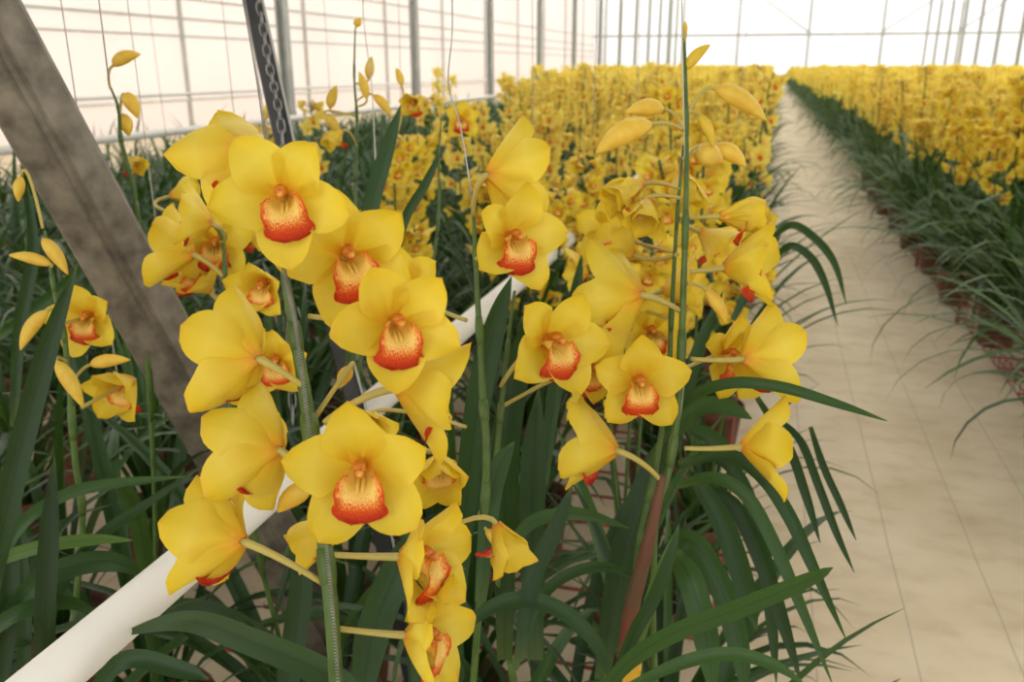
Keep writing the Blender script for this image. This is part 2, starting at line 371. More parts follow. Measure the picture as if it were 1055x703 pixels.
class Plant:
    """a foreground potted orchid, every leaf / flower / bud its own part"""
    def __init__(s, base, label, pot=True):
        s.base = Vector((base[0], base[1], .10)); s.root = thing('potted_orchid', s.base, label, 'orchid'); s.stems = []; s.n = 0
        o = obj('pot', POTME, s.root); obj('soil', SOILME, o)
        s.rr = random.Random(hash((round(base[0]*100), round(base[1]*100))) & 0xffff)
    def loc(s, p): return Vector(p)-s.base
    def stem(s, pts, r=.0042, tobase=True):
        P = [s.loc(at(*p)) for p in pts]
        if tobase:
            b = Vector((s.rr.uniform(-.03, .03), s.rr.uniform(-.03, .03), POTH-.01)); l = P[-1]
            P.append(l.lerp(b, .5)+Vector(((l.x-b.x)*.12, (l.y-b.y)*.12, 0))); P.append(b)
        S = spline(P, 60); mb = MB(); n = len(S)
        rad = [r*(.42+.6*min(1, i/n*2.2)) for i in range(n)]
        mb.tube(S, rad, 10)
        st = obj('flower_stem', mb.mesh('flower_stem', M['stem']), s.root)
        # papery sheath rings
        for k in range(8, n-4, 9):
            q = MB(); q.tube([S[k-1], S[k], S[k+1], S[k+2]], [rad[k]*1.15, rad[k]*1.35, rad[k]*1.3, rad[k]*1.12], 10)
            obj('node_sheath', q.mesh('node_sheath', M['stem']), st)
        s.stems.append(S); return S
    def near(s, p, dn=.0):
        best = None
        for S in s.stems:
            for q in S:
                d = (q-p).length
                if best is None or d < best[0]: best = (d, q)
        return best[1]
    def flower(s, px, py, d, span, n, roll=0, op=1., att=None, seed=None, r=.0030, lip=True, L=.052, lr=0):
        s.n += 1; seed = seed if seed is not None else s.rr.randint(0, 9999)
        sc_ = span*d/F/.090
        w = s.loc(at(px, py, d)); nw = ncam(n).normalized(); mx = face_mx(w, nw, UP, R(roll), sc_)
        fo = obj('flower', tepals_mb(op, seed, L=L).mesh('flower', M['petal']), s.root, mx=mx)
        if lip:
            
            for q in (obj('lip', LIPS[seed % 4], fo), obj('column', COLMESH, fo)): q.rotation_euler = (0, 0, R(lr-roll))
        a = s.near(w+Vector((0, 0, -.012))) if att is None else s.loc(at(att[0], att[1], att[2] if len(att) > 2 else d+.01))
        inv = mx.inverted(); mb = MB(); p0 = Vector((0, 0, .002)); p1 = inv @ a
        smart_ped(mb, p0, Vector((0, 0, -1)), p1, .0030, .0021)
        obj('stalk', mb.mesh('stalk', M['pedicel']), fo)
        return fo
    def bud(s, b, t, w, d, att=None, bend=.12, m='bud', dt=0.):
        s.n += 1
        B = s.loc(at(b[0], b[1], d)); T = s.loc(at(t[0], t[1], d+dt)); L = (T-B).length; W = w*d/F
        z = (T-B).normalized(); x = (Vector((0, 0, 1))-z*z.z); x = x.normalized() if x.length > .01 else Vector((1, 0, 0))
        y = z.cross(x); mx = Matrix((x, y, z)).transposed().to_4x4(); mx.translation = B
        bo = obj('bud', bud_mb(L, W, bend).mesh('bud', M[m]), s.root, mx=mx)
        a = s.near(B+Vector((0, 0, -.006))) if att is None else s.loc(at(att[0], att[1], att[2] if len(att) > 2 else d))
        mb = MB(); smart_ped(mb, Vector((0, 0, .001)), Vector((0, 0, -1)), mx.inverted() @ a, .0020, .0018)
        obj('stalk', mb.mesh('stalk', M['pedicel']), bo)
    def leaf(s, pts, wpx, tone=5, face=None, name='leaf', m='leaf', tobase=False, fold=.35):
        P = [s.loc(at(*p)) for p in pts]
        if tobase: P = P+[P[-1].lerp(Vector((0, 0, POTH)), .55)+Vector((0, 0, .05)), Vector((s.rr.uniform(-.04, .04), s.rr.uniform(-.04, .04), POTH-.02))]
        d = pts[len(pts)//2][2]; w = wpx*d/F/2
        S = spline(P, 26); mb = ribbon(S, w, tone, fold, view=s.loc(CAM), rev=True)
        obj(name, mb.mesh(name, M[m]), s.root)
    def tuft(s, n, hmax=.62, seed=0, spread=1., up=.0):
        rr = random.Random(seed*31+5)
        for i in range(n):
            mb = arch_leaf(rr, Lr=(.42*hmax/.62, .78*hmax/.62), z0=POTH-.02, spread=spread, nseg=14, up=up, wr=(.017, .028))
            obj('leaf', mb.mesh('leaf', M['leaf']), s.root)

def ribbon(S, w, tone, fold=.35, view=None, rev=False, side=None):
    """strap leaf along S (tip first if rev)"""
    if rev: S = S[::-1]
    n = len(S); rows = []; uvs = []
    for i, p in enumerate(S):
        t = (S[min(i+1, n-1)]-S[max(i-1, 0)]).normalized(); u = i/(n-1)
        if side is not None: sd = (side-t*side.dot(t)).normalized()
        else:
            sd = t.cross((view-p).normalized())
            if sd.length < 1e-4: sd = Vector((1, 0, 0))
            sd.normalize()
        nn = sd.cross(t)
        if nn.z < 0: nn = -nn
        ww = w*(.55+.45*min(1, u*3.5))*(1-max(0, (u-.55)/.45)**2.1) + .0004
        rows.append([p+sd*(ww*v)+nn*(fold*ww*abs(v)) for v in (-1, -.5, 0, .5, 1)])
        uvs.append([(u, tone+.02+.96*(v+1)/2) for v in (-1, -.5, 0, .5, 1)])
    mb = MB(); mb.grid(rows, uvs); return mb
def arch_leaf(rr, Lr=(.45, .8), z0=.2, spread=1., nseg=9, az=None, up=0., wr=(.013, .024), tone=None, five=True):
    az = rr.uniform(0, 2*PI) if az is None else az; L = rr.uniform(*Lr)
    lean = R(rr.uniform(4, 34))*spread; droop = R(rr.uniform(25, 120))*(1-up)*(.6+.4*spread)
    h = Vector((math.cos(az), math.sin(az), 0)); Z = Vector((0, 0, 1)); p = h*rr.uniform(.0, .045)+Z*z0; S = [p]
    pw = rr.uniform(1.3, 2.4); swirl = rr.uniform(-.5, .5)
    for i in range(nseg):
        u = (i+.5)/nseg; a = lean+droop*u**pw
        hh = Vector((math.cos(az+swirl*u), math.sin(az+swirl*u), 0))
        p = p+(hh*math.sin(a)+Z*math.cos(a))*(L/nseg); S.append(p)
    side = h.cross(Z)
    tw = rr.uniform(-.5, .5); side = side*math.cos(tw)+Z*math.sin(tw)*.3
    tone = tone if tone is not None else rr.choice((1, 2, 3, 4, 4, 5, 6, 7, 8))
    w = rr.uniform(*wr)/2
    if five: return ribbon(S, w, tone, .4, side=side)
    n = len(S); rows = []; uvs = []
    sd = side.normalized()
    for i, p in enumerate(S):
        u = i/(n-1); ww = w*(1-max(0, (u-.5)/.5)**2)+.0004
        rows.append([p-sd*ww+Z*ww*.3, p, p+sd*ww+Z*ww*.3]); uvs.append([(u, tone+.05), (u, tone+.5), (u, tone+.95)])
    mb = MB(); mb.grid(rows, uvs); return mb

# ------------------------------------------------------------------ pot
POTH = .20
def pot_mb():
    mb = MB(); rows = []; uvs = []
    prof = [(0, 0), (.075, 0), (.078, .004), (.096, .17), (.104, .172), (.106, .195), (.103, .20), (.098, .198), (.094, .17)]
    for r, z in prof: rows.append([Vector((r*math.cos(2*PI*j/24), r*math.sin(2*PI*j/24), z)) for j in range(24)]); uvs.append([(z, j/24) for j in range(24)])
    mb.grid(rows, uvs, 0, True); return mb
def soil_mb():
    mb = MB(); rows = []; uvs = []; rr = random.Random(3)
    for r in (.001, .03, .06, .0955): rows.append([Vector((r*math.cos(2*PI*j/24), r*math.sin(2*PI*j/24), .175+rr.uniform(-.004, .008))) for j in range(24)]); uvs.append([(r, j/24) for j in range(24)])
    mb.grid(rows, uvs, 0, True); return mb
POTME = pot_mb().mesh('pot', M['pot']); SOILME = soil_mb().mesh('soil', M['soil'])

# ------------------------------------------------------------------ setting
def struct(name, mb, m, smooth=False):
    o = obj(name, mb.mesh(name, m, smooth)); o['kind'] = 'structure'; return o
fl = MB(); fl.box((4, 25, -.03), (20, 45, .03)); struct('floor', fl, M['floor'])
YE = 62.0; XW = -12.0
w = MB(); w.box((4, YE+.06, 4), (17, .02, 4)); struct('wall_end', w, M['film'])
w = MB(); w.box((XW-.06, 25, 3), (.02, 40, 3)); struct('wall_left', w, M['filmw'])
w = MB(); w.box((21, 25, 3), (.02, 40, 3)); struct('wall_right', w, M['film'])
w = MB(); w.box((4, 35, 6.6), (17, 31, .02)); w.box((4, -1, 6.6), (17, 5, .02), 1)  # near section added out of view to hold light off the foreground
o = obj('ceiling', w.mesh('ceiling', [M['roof'], M['shade']], False)); o['kind'] = 'structure'
# end wall framing
t = MB(); t.box((4, YE, 3.35), (16, .05, .07)); struct('trim_1', t, M['galv2'])
t = MB(); t.box((4, YE, .85), (16, .03, .04)); struct('trim_2', t, M['rail'])
k = 0
for x in [-11.2+4.45*i for i in range(8)]:
    m_ = MB(); m_.box((x, YE-.05, 4), (.075, .05, 4))
    o = tag(obj('wall_stud', m_.mesh('wall_stud', M['galv2'], False)), 'thin grey upright on the white end wall of the greenhouse', 'post', 'uprights on the end wall')
for x0, x1 in ((-2.3, 2.1), (11.2, 6.6), (15.4, 11.0)):
    m_ = MB(); m_.tube([(x0, YE-.15, 6.6), (x1, YE-.15, 3.5)], .05, 6)
    tag(obj('brace_rod', m_.mesh('brace_rod', M['galv2'])), 'thin slanting brace rod above the rail of the end wall', 'brace', 'slanting braces on the end wall')
# side wall framing
for i, (z, r) in enumerate(((.72, .05), (2.0, .025), (2.35, .03), (2.75, .03), (3.3, .03))):
    t = MB(); t.tube([(XW, -5, z), (XW, YE, z)], r, 6); struct('trim_%d' % (i+3), t, M['rail'] if i == 0 else M['galv2'])
for i in range(11):
    m_ = MB(); m_.box((XW+.03, 6+5.2*i, 3), (.035, .035, 3))
    tag(obj('wall_stud', m_.mesh('wall_stud', M['galv2'], False)), 'thin grey upright on the cream side wall beyond the left bed', 'post', 'uprights on the left side wall')
# post rows
def post(x, y, label, group, wd=.065):
    r = thing('steel_post', (x, y, 0), label, 'post', group)
    m_ = MB(); m_.box((0, 0, 3.5), (wd, wd*.8, 3.5)); obj('shaft', POSTME, r); obj('base_plate', PLATEME, r); return r
m_ = MB()
for a, b in ((.065, .012), ):
    m_.box((-.053, 0, 3.5), (.012, .05, 3.5)); m_.box((.053, 0, 3.5), (.012, .05, 3.5)); m_.box((0, .03, 3.5), (.042, .012, 3.5))
POSTME = m_.mesh('shaft', M['galv2'], False); m_ = MB(); m_.box((0, 0, .008), (.12, .12, .008)); PLATEME = m_.mesh('base_plate', M['galv2'], False)
for i in range(13):
    y = 9.76+4.15*i
    if y > YE-1: break
    post(-5.7, y, 'broad grey steel post nearest the camera in the row left of the orchids' if i == 0 else 'grey steel post in the row receding left of the orchid bed', 'row of steel posts on the left')
for i in range(9):
    y = 31+3.7*i
    if y > YE-1: break
    post(9.0, y, 'slim grey steel post rising behind the right orchid bed', 'row of steel posts on the right')
# long white pipes
m_ = MB(); m_.tube([(-.604, -1.5, .85), (-.604, 14, .85), (-.604, 60, .85)], .0247, 24)
pp = obj('white_pipe', m_.mesh('white_pipe', M['pvc'])); tag(pp, 'thick white plastic pipe running diagonally through the near orchids', 'pipe')
m_ = MB(); m_.tube([(-4, -1, .96), (-4, 60, .96)], .027, 14)
tag(obj('white_pipe', m_.mesh('white_pipe', M['pvc'])), 'white pipe along the far edge of the left bed, behind the slanted beam', 'pipe')
m_ = MB(); m_.tube([(-5.9, 4, 1.12), (-5.9, 60, 1.12)], .018, 10)
tag(obj('white_pipe', m_.mesh('white_pipe', M['pvc'])), 'thinner pale pipe higher up against the row of left posts', 'pipe')

# slanted beam (lipped channel)
a = at(106, 240, 1.18); b = at(300, 590, 1.50); dr = (b-a).normalized()
top = a-dr*1.6; bot = a+dr*((a.z)/-dr.z)
prof = [(-.058, -.010), (-.055, -.022), (-.012, -.040), (-.004, -.034), (.004, -.034), (.012, -.040), (.055, -.018), (.060, -.008), (.060, .04), (.045, .04), (.045, .035), (.054, .033), (.054, -.006),
        (.010, -.033), (-.010, -.033), (-.052, -.012), (-.052, .033), (-.043, .035), (-.043, .04), (-.058, .04)]
vd = (CAM-a).normalized(); sd = dr.cross(vd).normalized(); vd = sd.cross(dr)
if sd.dot(RIGHT) < 0: sd = -sd
if vd.dot(CAM-a) < 0: vd = -vd
m_ = MB(); m_.grid([[p+sd*x*.80-vd*y*.9 for x, y in prof] for p in (top, bot)], [[(0, 0)]*len(prof)]*2, 0, True)
bm_ = thing('steel_beam', bot, 'wide weathered grey steel beam slanting down from the upper left corner', 'beam')
me = MB(); me.v = [tuple(Vector(v)-bot) for v in m_.v]; me.f = m_.f; me.m = m_.m; me.uv = m_.uv
obj('channel', me.mesh('channel', M['galv'], False), bm_)
m_ = MB(); m_.box((0, 0, .005), (.09, .09, .006)); obj('foot_plate', m_.mesh('foot_plate', M['galv2'], False), bm_)

# black strap with chain
P = [at(248, -60, 1.32), at(293, 142, 1.32), at(365, 408, 1.36), at(398, 567, 1.42)]; dd = (P[3]-P[2]).normalized(); P.append(P[3]+dd*(P[3].z/-dd.z))
rows = []
for p in P: rows.append([p+RIGHT*x-FWD*y for x, y in ((-.017, 0), (-.014, .006), (.010, .006), (.013, 0), (.010, -.006), (-.014, -.006))])
m_ = MB(); m_.grid(rows, [[(0, 0)]*6]*len(rows), 0, True)
sb = obj('black_bar', m_.mesh('black_bar', M['black'], False)); tag(sb, 'narrow black bar slanting down behind the near flowers with a chain on it', 'bar')
m_ = MB(); m_.tube([p+RIGHT*.0145-FWD*.004 for p in P], .0022, 6); obj('edge_trim', m_.mesh('edge_trim', M['galv2']), sb)
def chain(pts, n, lk=.019, wd=.0055, r=.0013):
    S = spline(pts, n); m_ = MB(); k = 0
    for i in range(n-1):
        c = (S[i]+S[i+1])/2; t = (S[i+1]-S[i]); l = t.length*.64; t.normalize()
        s1 = (RIGHT-t*RIGHT.dot(t)).normalized(); s2 = t.cross(s1); s = s1 if i % 2 else (s1*.45+s2*.9).normalized()
        pts_ = []
        for q in range(13):
            an = 2*PI*q/12; x = math.cos(an)*wd; y = math.sin(an); y = math.copysign(abs(y)**.7, y)*l
            pts_.append(c+s*x+t*y)
        m_.tube(pts_, r, 6, cap=False)
    return m_
m_ = chain([at(262, -30, 1.29), at(276, 60, 1.29), at(291, 143, 1.30), at(297, 300, 1.31), at(302, 436, 1.33)], 34)
tag(obj('chain', m_.mesh('chain', M['chain'])), 'grey link chain hanging down along the narrow black bar', 'chain')
# coiled wire tied along the nearest spike
def coil(pts, rad, pitch_, r=.0006):
    S = spline(pts, 60); L = sum((S[i+1]-S[i]).length for i in range(59)); turns = L/pitch_; n = int(turns*7); out = []
    for i in range(n):
        t = i/(n-1)*59; j = min(int(t), 58); p = S[j].lerp(S[j+1], t-j); d_ = (S[j+1]-S[j]).normalized()
        a_ = (RIGHT-d_*RIGHT.dot(d_)).normalized(); b_ = d_.cross(a_); an = turns*2*PI*i/(n-1)
        out.append(p+(a_*math.cos(an)+b_*math.sin(an))*rad)
    m_ = MB(); m_.tube(out, r, 4); return m_
m_ = coil([at(246, -30, .62), at(262, 60, .62), at(274, 142, .62), at(290, 262, .552), at(306, 345, .545), at(322, 470, .54), at(338, 580, .536), at(350, 720, .53)], .0012, .0017, .0004)
tag(obj('coiled_wire', m_.mesh('coiled_wire', M['wire'])), 'thin coiled steel wire running down the stem of the nearest flower spike', 'wire')

def string(pts, label, r=.0009, m='wire', group=None):
    m_ = MB(); m_.tube(spline(pts, 30), r, 5); tag(obj('support_string', m_.mesh('support_string', M[m])), label, 'string', group)
def vstring(px, py, d, label, wig=0, group=None, m='wire', r=.0009):
    b_ = at(px, py, d); pts = [b_+Vector((math.sin(i*1.7+px)*wig, 0, i*.28)) for i in range(9)]; string(pts, label, r, m, group)
vstring(113, 88, 1.0, 'thin wavy wire holding the budded tip beside the slanted beam', .004)
vstring(126, 420, 1.3, 'pale string hanging to the left of the thick slanted beam foot', .0, m='string')
vstring(162, 240, 1.5, 'thin pale string rising behind the topmost drooping yellow flower', .0, m='string')
string([at(465, -40, .95), at(466, 30, .95), at(462, 85, .95), at(474, 130, .9), at(484, 190, .8), at(487, 225, .79)], 'thin bent wire running down to the two flowers left of centre', .0008)
string([at(380, -40, 1.4), at(374, 10, 1.4), at(383, 90, 1.35), at(387, 170, 1.3), at(390, 215, 1.3)], 'thin pale string dropping to the flowers right of the black bar', .001, 'string')
string([at(702, -30, .87), at(703, 60, .865), at(706, 200, .86), at(702, 330, .853), at(704, 400, .85), at(692, 480, .85)], 'fine pale string wound down the central budded spike', .0008, 'string')

# ------------------------------------------------------------------ foreground plants
# A: nearest spike
pA = Plant((-.30, .42), 'nearest potted orchid, its spike crowded with large yellow flowers along the coiled wire')
pA.stem([(284, 165, .575), (291, 262, .57), (303, 340, .565), (318, 430, .56), (334, 560, .555), (347, 715, .55)], .0046)
A = pA.flower
A(250, 152, .61, 138, (-.42, .0, -.86), 50, .62, (286, 178, .575), 11, L=.058)
A(294, 203, .53, 130, (.10, -.08, 1), -38, .96, None, 12, lr=12)
A(357, 264, .575, 134, (.30, -.05, .93), -50, .95, None, 13, lr=16)
A(405, 334, .54, 127, (.36, .0, .93), -44, .93, (318, 326, .575), 14)
A(266, 370, .555, 142, (-.76, .18, -.42), 5, .86, (312, 398, .56), 15)
A(288, 464, .555, 142, (-.74, .10, -.48), 12, .84, (320, 497, .56), 16)
A(250, 558, .545, 146, (-.80, .14, -.30), 0, .80, (331, 600, .553), 17)
A(373, 482, .525, 142, (.10, .0, 1), 5, 1., (330, 470, .555), 18)
A(411, 400, .565, 150, (.93, -.04, -.16), 30, .72, (334, 436, .56), 19)
A(452, 470, .66, 104, (.10, -.45, .9), 0, .42, (400, 470, .63), 20)
A(414, 574, .56, 138, (.90, .10, .34), -12, .74, (341, 572, .555), 21)
A(420, 655, .56, 130, (.92, .06, .28), -10, .74, (348, 648, .551), 22)
A(352, 548, .62, 100, (-.9, -.25, .1), 0, .35, (338, 560, .56), 23)
A(512, 540, .66, 96, (.4, -.75, .2), 0, .4, (440, 560, .64), 24)
pA.bud((322, 500), (286, 528), 24, .59, (325, 490, .57))
pA.bud((362, 378), (350, 400), 16, .60, (325, 430, .57))
pA.leaf([(520, 90+60, .9), (440, 230, .86)], 8, 4, tobase=True) if False else None

# B: plant behind with C1, C2 (stem at x~490)
pB = Plant((-.32, .78), 'potted orchid with two large pale flowers just right of the nearest spike')
pB.stem([(487, 205, .80), (491, 290, .80), (497, 400, .80), (500, 520, .80)], .0038)
Bf = pB.flower
Bf(503, 180, .76, 116, (.80, .12, -.42), 0, .80, (488, 222, .79), 31, L=.056)
Bf(524, 246, .74, 104, (.42, -.04, .9), -10, .95, None, 32)
Bf(420, 300, .9, 90, (-.1, .25, .9), 10, .8, (480, 330, .82), 33)
Bf(380, 430, .9, 80, (.1, -.35, .9), 0, .7, (480, 440, .82), 36)

# C: stems at x~700 with the budded tip, C5..C12
pC = Plant((-.04, .92), 'potted orchid in the centre whose spike ends in drooping buds against the path')
pC.stem([(705, 40, .87), (707, 110, .865), (707, 200, .86), (704, 300, .855), (700, 400, .85), (690, 480, .85), (672, 570, .86)], .0036)
pC.stem([(704, 150, .885), (698, 220, .88), (692, 320, .88), (688, 400, .88), (676, 480, .88), (655, 600, .90)], .003)
pC.n = 0
C = pC.flower
C(657, 392, .83, 96, (.02, -.10, 1), 0, .92, (697, 432, .85), 41)
C(660, 304, .84, 122, (-.74, .02, -.56), 38, .80, (700, 320, .855), 42, L=.056)
C(668, 342, .92, 76, (.1, .02, 1), 0, .85, (690, 350, .88), 43)
C(747, 276, .84, 106, (.82, .12, .44), 4, .66, (711, 280, .857), 44, L=.056)
C(766, 370, .84, 108, (.80, .15, -.40), 0, .80, (712, 370, .852), 45, L=.056)
C(746, 366, .90, 84, (.35, .02, .88), 10, .85, (705, 380, .86), 46)
C(765, 460, .84, 106, (.84, .16, .10), 20, .74, (705, 462, .85), 47, L=.056)
C(742, 223, .84, 84, (.95, .02, .10), 0, .25, (710, 225, .86), 48)
C(668, 205, .88, 78, (-.2, -.72, .55), 0, .30, (704, 205, .865), 49)
C(662, 190, .92, 82, (-.75, -.35, .3), 0, .22, (700, 195, .88), 50)
C(630, 240, 1.0, 74, (-.15, .0, 1), 0, .9, (694, 260, .885), 51)
C(652, 262, .93, 92, (-.7, .45, .2), 0, .6, (698, 262, .875), 52)
C(722, 240, .98, 80, (.5, -.3, .2), 0, .5, (705, 225, .87), 53)
C(684, 300, 1.0, 80, (.6, .1, .3), 0, .6, (694, 315, .885), 54)
C(702, 175, .95, 84, (.1, -.75, .3), 0, .35, (706, 165, .87), 55)
pC.bud((672, 128), (614, 158), 27, .86, (705, 134, .866), .12)
pC.bud((684, 113), (645, 116), 20, .90, (703, 135, .88))
pC.bud((736, 91), (789, 124), 22, .86, (708, 118, .865), .10)
pC.bud((706, 72), (732, 46), 13, .87, (706, 84, .867), .12, 'greenbud')
pC.bud((720, 118), (735, 152), 13, .87, (709, 115, .865), .1, 'greenbud')
pC.bud((716, 158), (745, 166), 28, .88, (707, 170, .865), .05)
pC.bud((735, 152), (768, 172), 20, .90, (708, 160, .87), .15)
pC.bud((727, 299), (748, 334), 15, .86, (708, 292, .857), .12)
pC.bud((636, 326), (606, 350), 16, .92, (690, 330, .88), .1)
pC.bud((706, 34), (706, 22), 6, .87, (705, 44, .87), .05, 'greenbud')

# D: C3, C4 plant
pD = Plant((-.22, 1.02), 'potted orchid with a spotted flower and a low sideways flower left of the central spike')
pD.stem([(530, 300, .90), (520, 385, .87), (512, 470, .87), (508, 560, .9)], .0036)
D = pD.flower
D(562, 352, .80, 112, (.50, .02, .84), -18, .86, (516, 398, .865), 61)
D(634, 464, .82, 112, (-.82, .12, -.32), 30, .78, (686, 502, .852), 62, L=.056)
D(600, 380, .9, 84, (.3, .05, .6), 20, .7, (516, 420, .87), 63)
pD.bud((500, 545), (528, 580), 15, .80, (505, 520, .86), .1)

# E: left budded plants
pE = Plant((-.95, .62), 'potted orchid at the left edge with plump pointed buds beside the slanted beam')
pE.stem([(46, 238, 1.0), (56, 300, 1.0), (68, 360, 1.0), (77, 470, 1.02), (84, 560, 1.05)], .0036)
pE.bud((54, 273), (9, 263), 13, 1.0, None, .08); pE.bud((44, 246), (70, 283), 16, 1.0, None, .1)
pE.bud((49, 320), (21, 361), 16, .98, None, .1); pE.bud((58, 372), (86, 420), 18, .97, None, .1)
pE.bud((93, 376), (134, 371), 15, 1.02, (76, 392, 1.01), .08); pE.bud((22, 182), (19, 208), 12, 1.05, (44, 235, 1.0), .1)
pE.flower(94, 326, 1.05, 76, (.05, -.12, 1), 12, .85, None, 71); pE.flower(137, 392, 1.1, 84, (-.3, -.35, .8), 0, .6, (84, 420, 1.02), 72)
pF = Plant((-.98, 1.05), 'potted orchid whose curved tip of three buds rises against the cream wall beside the beam')
pF.stem([(114, 90, 1.20), (122, 112, 1.2), (124, 140, 1.2), (131, 170, 1.2), (139, 205, 1.2), (150, 330, 1.22)], .0034)
pF.bud((116, 68), (145, 56), 15, 1.2, (114, 92, 1.2), .16); pF.bud((128, 97), (142, 122), 17, 1.2, (124, 116, 1.2), .2); pF.bud((127, 118), (133, 140), 16, 1.21, (123, 128, 1.2), .1)
pF.flower(130, 166, 1.25, 40, (.8, -.3, .3), 0, .3, None, 75); 
# G: flowers behind the nearest spike, left
pG = Plant((-.62, .98), 'potted orchid with soft yellow flowers on a curved stem between beam and nearest spike')
pG.stem([(215, 228, 1.05), (229, 246, 1.05), (232, 290, 1.05), (236, 350, 1.06), (244, 460, 1.1)], .0034)
G = pG.flower
G(199, 262, 1.04, 96, (-.82, .30, -.1), 0, .80, (231, 285, 1.05), 81); G(222, 250, 1.10, 82, (.25, -.15, .95), 0, .9, None, 82)
G(217, 230, .98, 84, (-.78, .25, .25), 0, .80, None, 83); G(216, 300, 1.1, 80, (-.3, .6, .4), 0, .7, None, 84)
G(275, 290, 1.0, 78, (-.1, -.35, .9), 0, .62, (236, 320, 1.05), 85); G(176, 202, 1.2, 60, (.7, .2, -.2), 0, .45, (218, 226, 1.06), 86)
G(285, 372, 1.1, 80, (.2, .0, 1), 0, .7, (240, 390, 1.08), 87)
G(252, 240, 1.15, 50, (.7, -.2, .1), 0, .4, None, 88)

pH = Plant((-.78, 1.42), 'potted orchid with a thin spike of closed buds just right of the narrow black bar')
pH.stem([(366, 30, 1.5), (365, 80, 1.5), (368, 130, 1.5), (366, 200, 1.5), (370, 300, 1.5)], .003)
pH.bud((367, 28), (372, 18), 9, 1.5); pH.bud((380, 82), (383, 58), 11, 1.5); pH.bud((378, 102), (370, 74), 11, 1.48); pH.bud((385, 98), (403, 120), 11, 1.5); pH.bud((340, 112), (347, 88), 12, 1.5); pH.bud((335, 118), (350, 140), 12, 1.5)
pH.bud((414, 88), (408, 70), 9, 1.5, (404, 150, 1.5)); pH.flower(430, 105, 1.5, 40, (-.3, -.3, .8), 0, .4, (405, 120, 1.5), 91); pH.flower(352, 135, 1.45, 44, (-.5, -.6, .3), 0, .3, None, 92)
pH.flower(475, 124, 1.7, 40, (.1, -.1, 1), 0, .8, (455, 135, 1.7), 93)
pH.stem([(455, 118, 1.7), (452, 160, 1.7), (448, 260, 1.65)], .003)
pH.tuft(8, .6, 8)
# hand-placed leaves (tip first)
lf = pE.leaf
lf([(80, 272, .80), (52, 350, .80), (27, 440, .80), (4, 540, .80), (-14, 640, .82)], 22, 1)
lf([(56, 470, .85), (50, 560, .85), (46, 650, .86), (48, 740, .9)], 19, 0)
lf([(190, 491, .95), (120, 498, .93), (67, 510, .92), (20, 543, .9), (-6, 600, .9)], 12, 6)
lf([(137, 557, .95), (100, 556, .93), (50, 562, .9), (0, 577, .9), (-30, 600, .9)], 13, 9)
lf([(208, 481, 1.0), (150, 520, .98), (100, 556, .95), (60, 610, .93), (40, 700, .9)], 11, 3)
lf([(150, 594, .98), (120, 580, .95), (80, 582, .92), (35, 604, .9), (-10, 660, .9)], 22, 4)
lf([(105, 636, .98), (75, 622, .95), (40, 624, .9), (0, 643, .88), (-30, 680, .88)], 15, 5)
lf([(10, 470, 1.0), (20, 560, 1.0), (24, 640, 1.), (25, 720, 1.)], 14, 2)
lf([(28, 190, 1.15), (34, 260, 1.15), (20, 340, 1.15), (14, 440, 1.15)], 12, 2)
lf([(2, 60+420, .9), (10, 600, .9), (0, 720, .9)], 18, 1)
lf([(118, 250, 1.3), (60, 300, 1.3), (-5, 350, 1.3)], 12, 4)
lf = pA.leaf
lf([(120, 655, .90), (190, 640, .80), (260, 662, .72), (345, 700, .66), (380, 740, .64)], 26, 4)
lf([(150, 625, 1.3), (200, 628, 1.25), (255, 652, 1.2), (310, 700, 1.1), (330, 740, 1.1)], 26, 2)
lf([(300, 545, .85), (310, 600, .85), (300, 680, .85), (290, 740, .85)], 24, 1)
lf([(215, 700, .8), (185, 690, .8), (130, 680, .8), (90, 720, .8)], 18, 3)
lf([(425, 545, .75), (408, 590, .75), (385, 650, .75), (370, 730, .75)], 34, 3)
lf([(455, 155, .9), (438, 190, .9), (415, 232, .9), (400, 300, .92)], 9, 3, tobase=False)
lf = pB.leaf
lf([(413, 108, 1.15), (400, 150, 1.15), (384, 205, 1.15), (372, 270, 1.15), (360, 380, 1.15)], 17, 4)
lf([(527, 285, .85), (512, 330, .85), (495, 400, .85), (482, 500, .87), (470, 640, .9)], 25, 3)
lf([(548, 318, .9), (535, 370, .9), (522, 450, .9), (520, 540, .92), (520, 680, .95)], 28, 1)
lf([(530, 455, .8), (515, 480, .8), (505, 520, .8), (495, 620, .8)], 20, 5)
lf([(555, 400, 1.0), (550, 470, 1.), (548, 560, 1.), (552, 680, 1.)], 26, 2)
lf([(600, 260, 1.1), (590, 320, 1.1), (572, 400, 1.1), (560, 500, 1.1)], 15, 3)
lf([(480, 585, .72), (460, 600, .72), (440, 650, .72), (430, 720, .72)], 26, 3)
lf = pD.leaf
lf([(650, 545, .95), (610, 532, .93), (575, 530, .9), (540, 545, .9), (510, 600, .9)], 13, 7)
lf([(660, 600, .9), (630, 585, .88), (590, 590, .86), (555, 620, .85), (530, 690, .85)], 11, 5)
lf([(590, 500, .8), (570, 550, .8), (548, 600, .8), (535, 680, .8)], 18, 2)
lf([(628, 700, .8), (612, 660, .8), (570, 625, .8), (520, 620, .8), (470, 650, .8)], 16, 4)
lf = pC.leaf
lf([(858, 585, .62), (832, 598, .64), (760, 628, .68), (690, 655, .72), (640, 690, .76), (600, 750, .8)], 17, 6)
lf([(914, 434, .80), (862, 416, .80), (800, 398, .81), (745, 396, .83), (700, 420, .86), (670, 480, .9)], 11, 5)
lf([(830, 706, .74), (795, 684, .74), (750, 674, .75), (700, 684, .76), (640, 712, .78)], 13, 7)
lf([(858, 706, .82), (828, 632, .83), (800, 566, .84), (770, 512, .85), (735, 492, .87), (700, 500, .9)], 13, 6)
